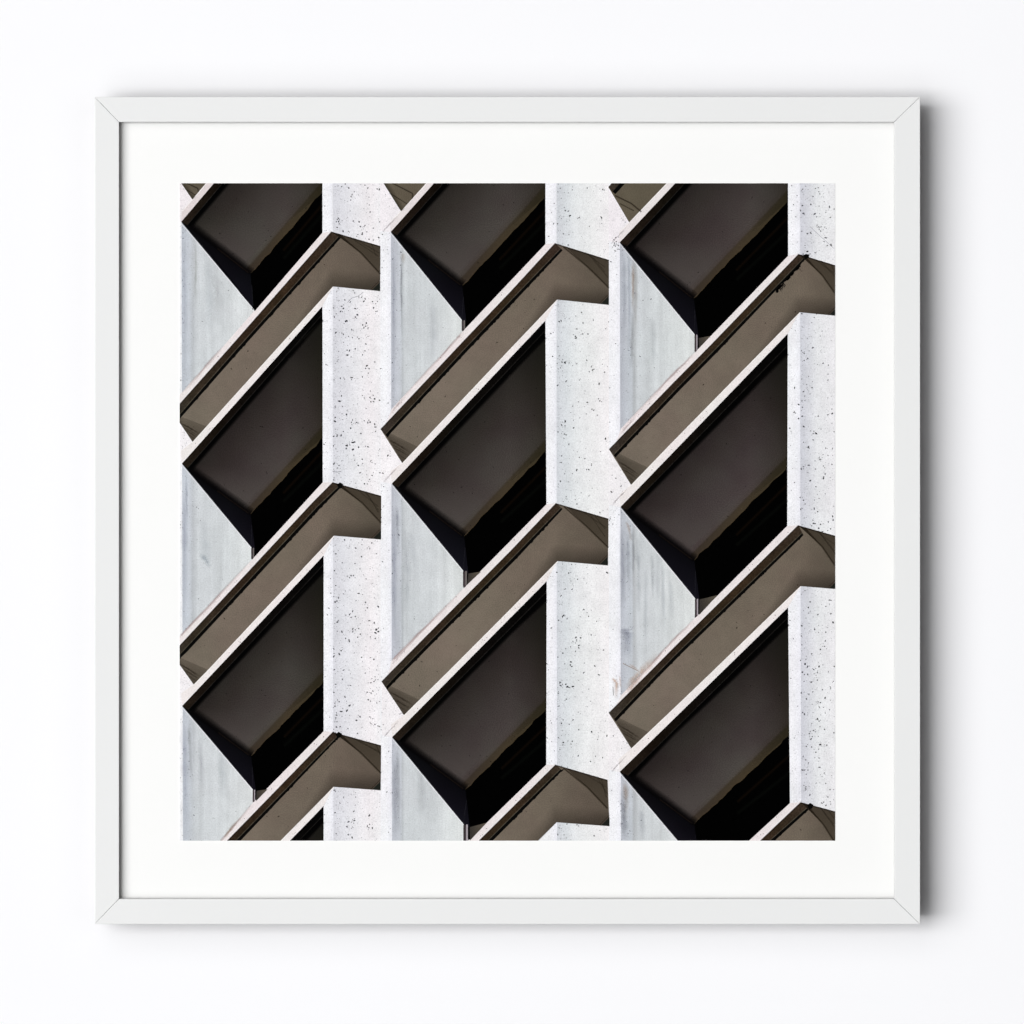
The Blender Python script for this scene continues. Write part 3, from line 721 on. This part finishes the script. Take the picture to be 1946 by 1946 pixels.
def box(name, x0, x1, y0, y1, d0, d1, mat, parent):
    v = [(X(a), d, Z(b)) for d in (d0, d1) for a, b in ((x0, y0), (x1, y0), (x1, y1), (x0, y1))]
    f = [(0, 1, 2, 3), (4, 5, 6, 7), (0, 1, 5, 4), (1, 2, 6, 5), (2, 3, 7, 6), (3, 0, 4, 7)]
    return mesh_obj(name, v, f, mat, parent)
mount = box('mount_board', IX0 - 2, IX1 + 2, IY0 - 2, IY1 + 2, RECESS, RECESS + .002, M_MOUNT, root); mount.location = inv
pr = build_print(root); pr.location = inv

wall = mesh_obj('wall', [(x, d, z) for d in (FRAME_DEPTH, FRAME_DEPTH + .1) for x, z in ((-4, -2), (4, -2), (4, 2), (-4, 2))],
                [(0, 1, 2, 3), (4, 5, 6, 7), (0, 1, 5, 4), (1, 2, 6, 5), (2, 3, 7, 6), (3, 0, 4, 7)], M_WALL)
wall['kind'] = 'structure'

# ------------------------------------------------------------------ light
def softbox(name, loc, sx, sy, watts, colour=(1, 1, 1)):
    k = 1.7                     # far away, so the light stays even over the wall
    loc = tuple(v * k for v in loc); sx *= k; sy *= k; watts *= k * k
    l = bpy.data.lights.new(name, 'AREA'); l.shape = 'RECTANGLE'; l.size = sx; l.size_y = sy
    l.energy = watts; l.color = colour
    o = bpy.data.objects.new(name, l); col.objects.link(o); o.location = loc
    o.rotation_euler = (math.radians(90), 0, 0)       # emits towards +Y, parallel to the wall
    return o
K_ = 0.296
softbox('softbox_key', (-13.0, -16.0, 0.0), 19.0, 9.0, 14600 * K_)
softbox('softbox_fill', (-13.0, -16.0, 1.0), 25.0, 30.0, 10000 * K_)
softbox('softbox_right_fill', (12.0, -16.0, 0.0), 12.0, 12.0, 1050 * K_)  # added fill from the right, lifts contact shadows and evens the wall
w = bpy.data.worlds.new('World'); scene.world = w; w.use_nodes = True
bg = w.node_tree.nodes['Background']; bg.inputs[0].default_value = (.97, .98, 1, 1); bg.inputs[1].default_value = .02

# ------------------------------------------------------------------ camera
cam = bpy.data.cameras.new('camera'); co = bpy.data.objects.new('camera', cam); col.objects.link(co)
D = 6.0
co.location = (0, -D, 0); co.rotation_euler = (math.radians(90), 0, 0)
cam.sensor_width = 36; cam.lens = 36 * D / (1946 * S)
cam.clip_start = .1; cam.clip_end = 50
scene.camera = co
scene.render.resolution_x = scene.render.resolution_y = 1024
scene.render.engine = 'CYCLES'
scene.view_settings.view_transform = 'Standard'; scene.view_settings.look = 'None'
scene.view_settings.exposure = EXPO; scene.view_settings.gamma = 1
scene.cycles.max_bounces = 8; scene.cycles.transparent_max_bounces = 16
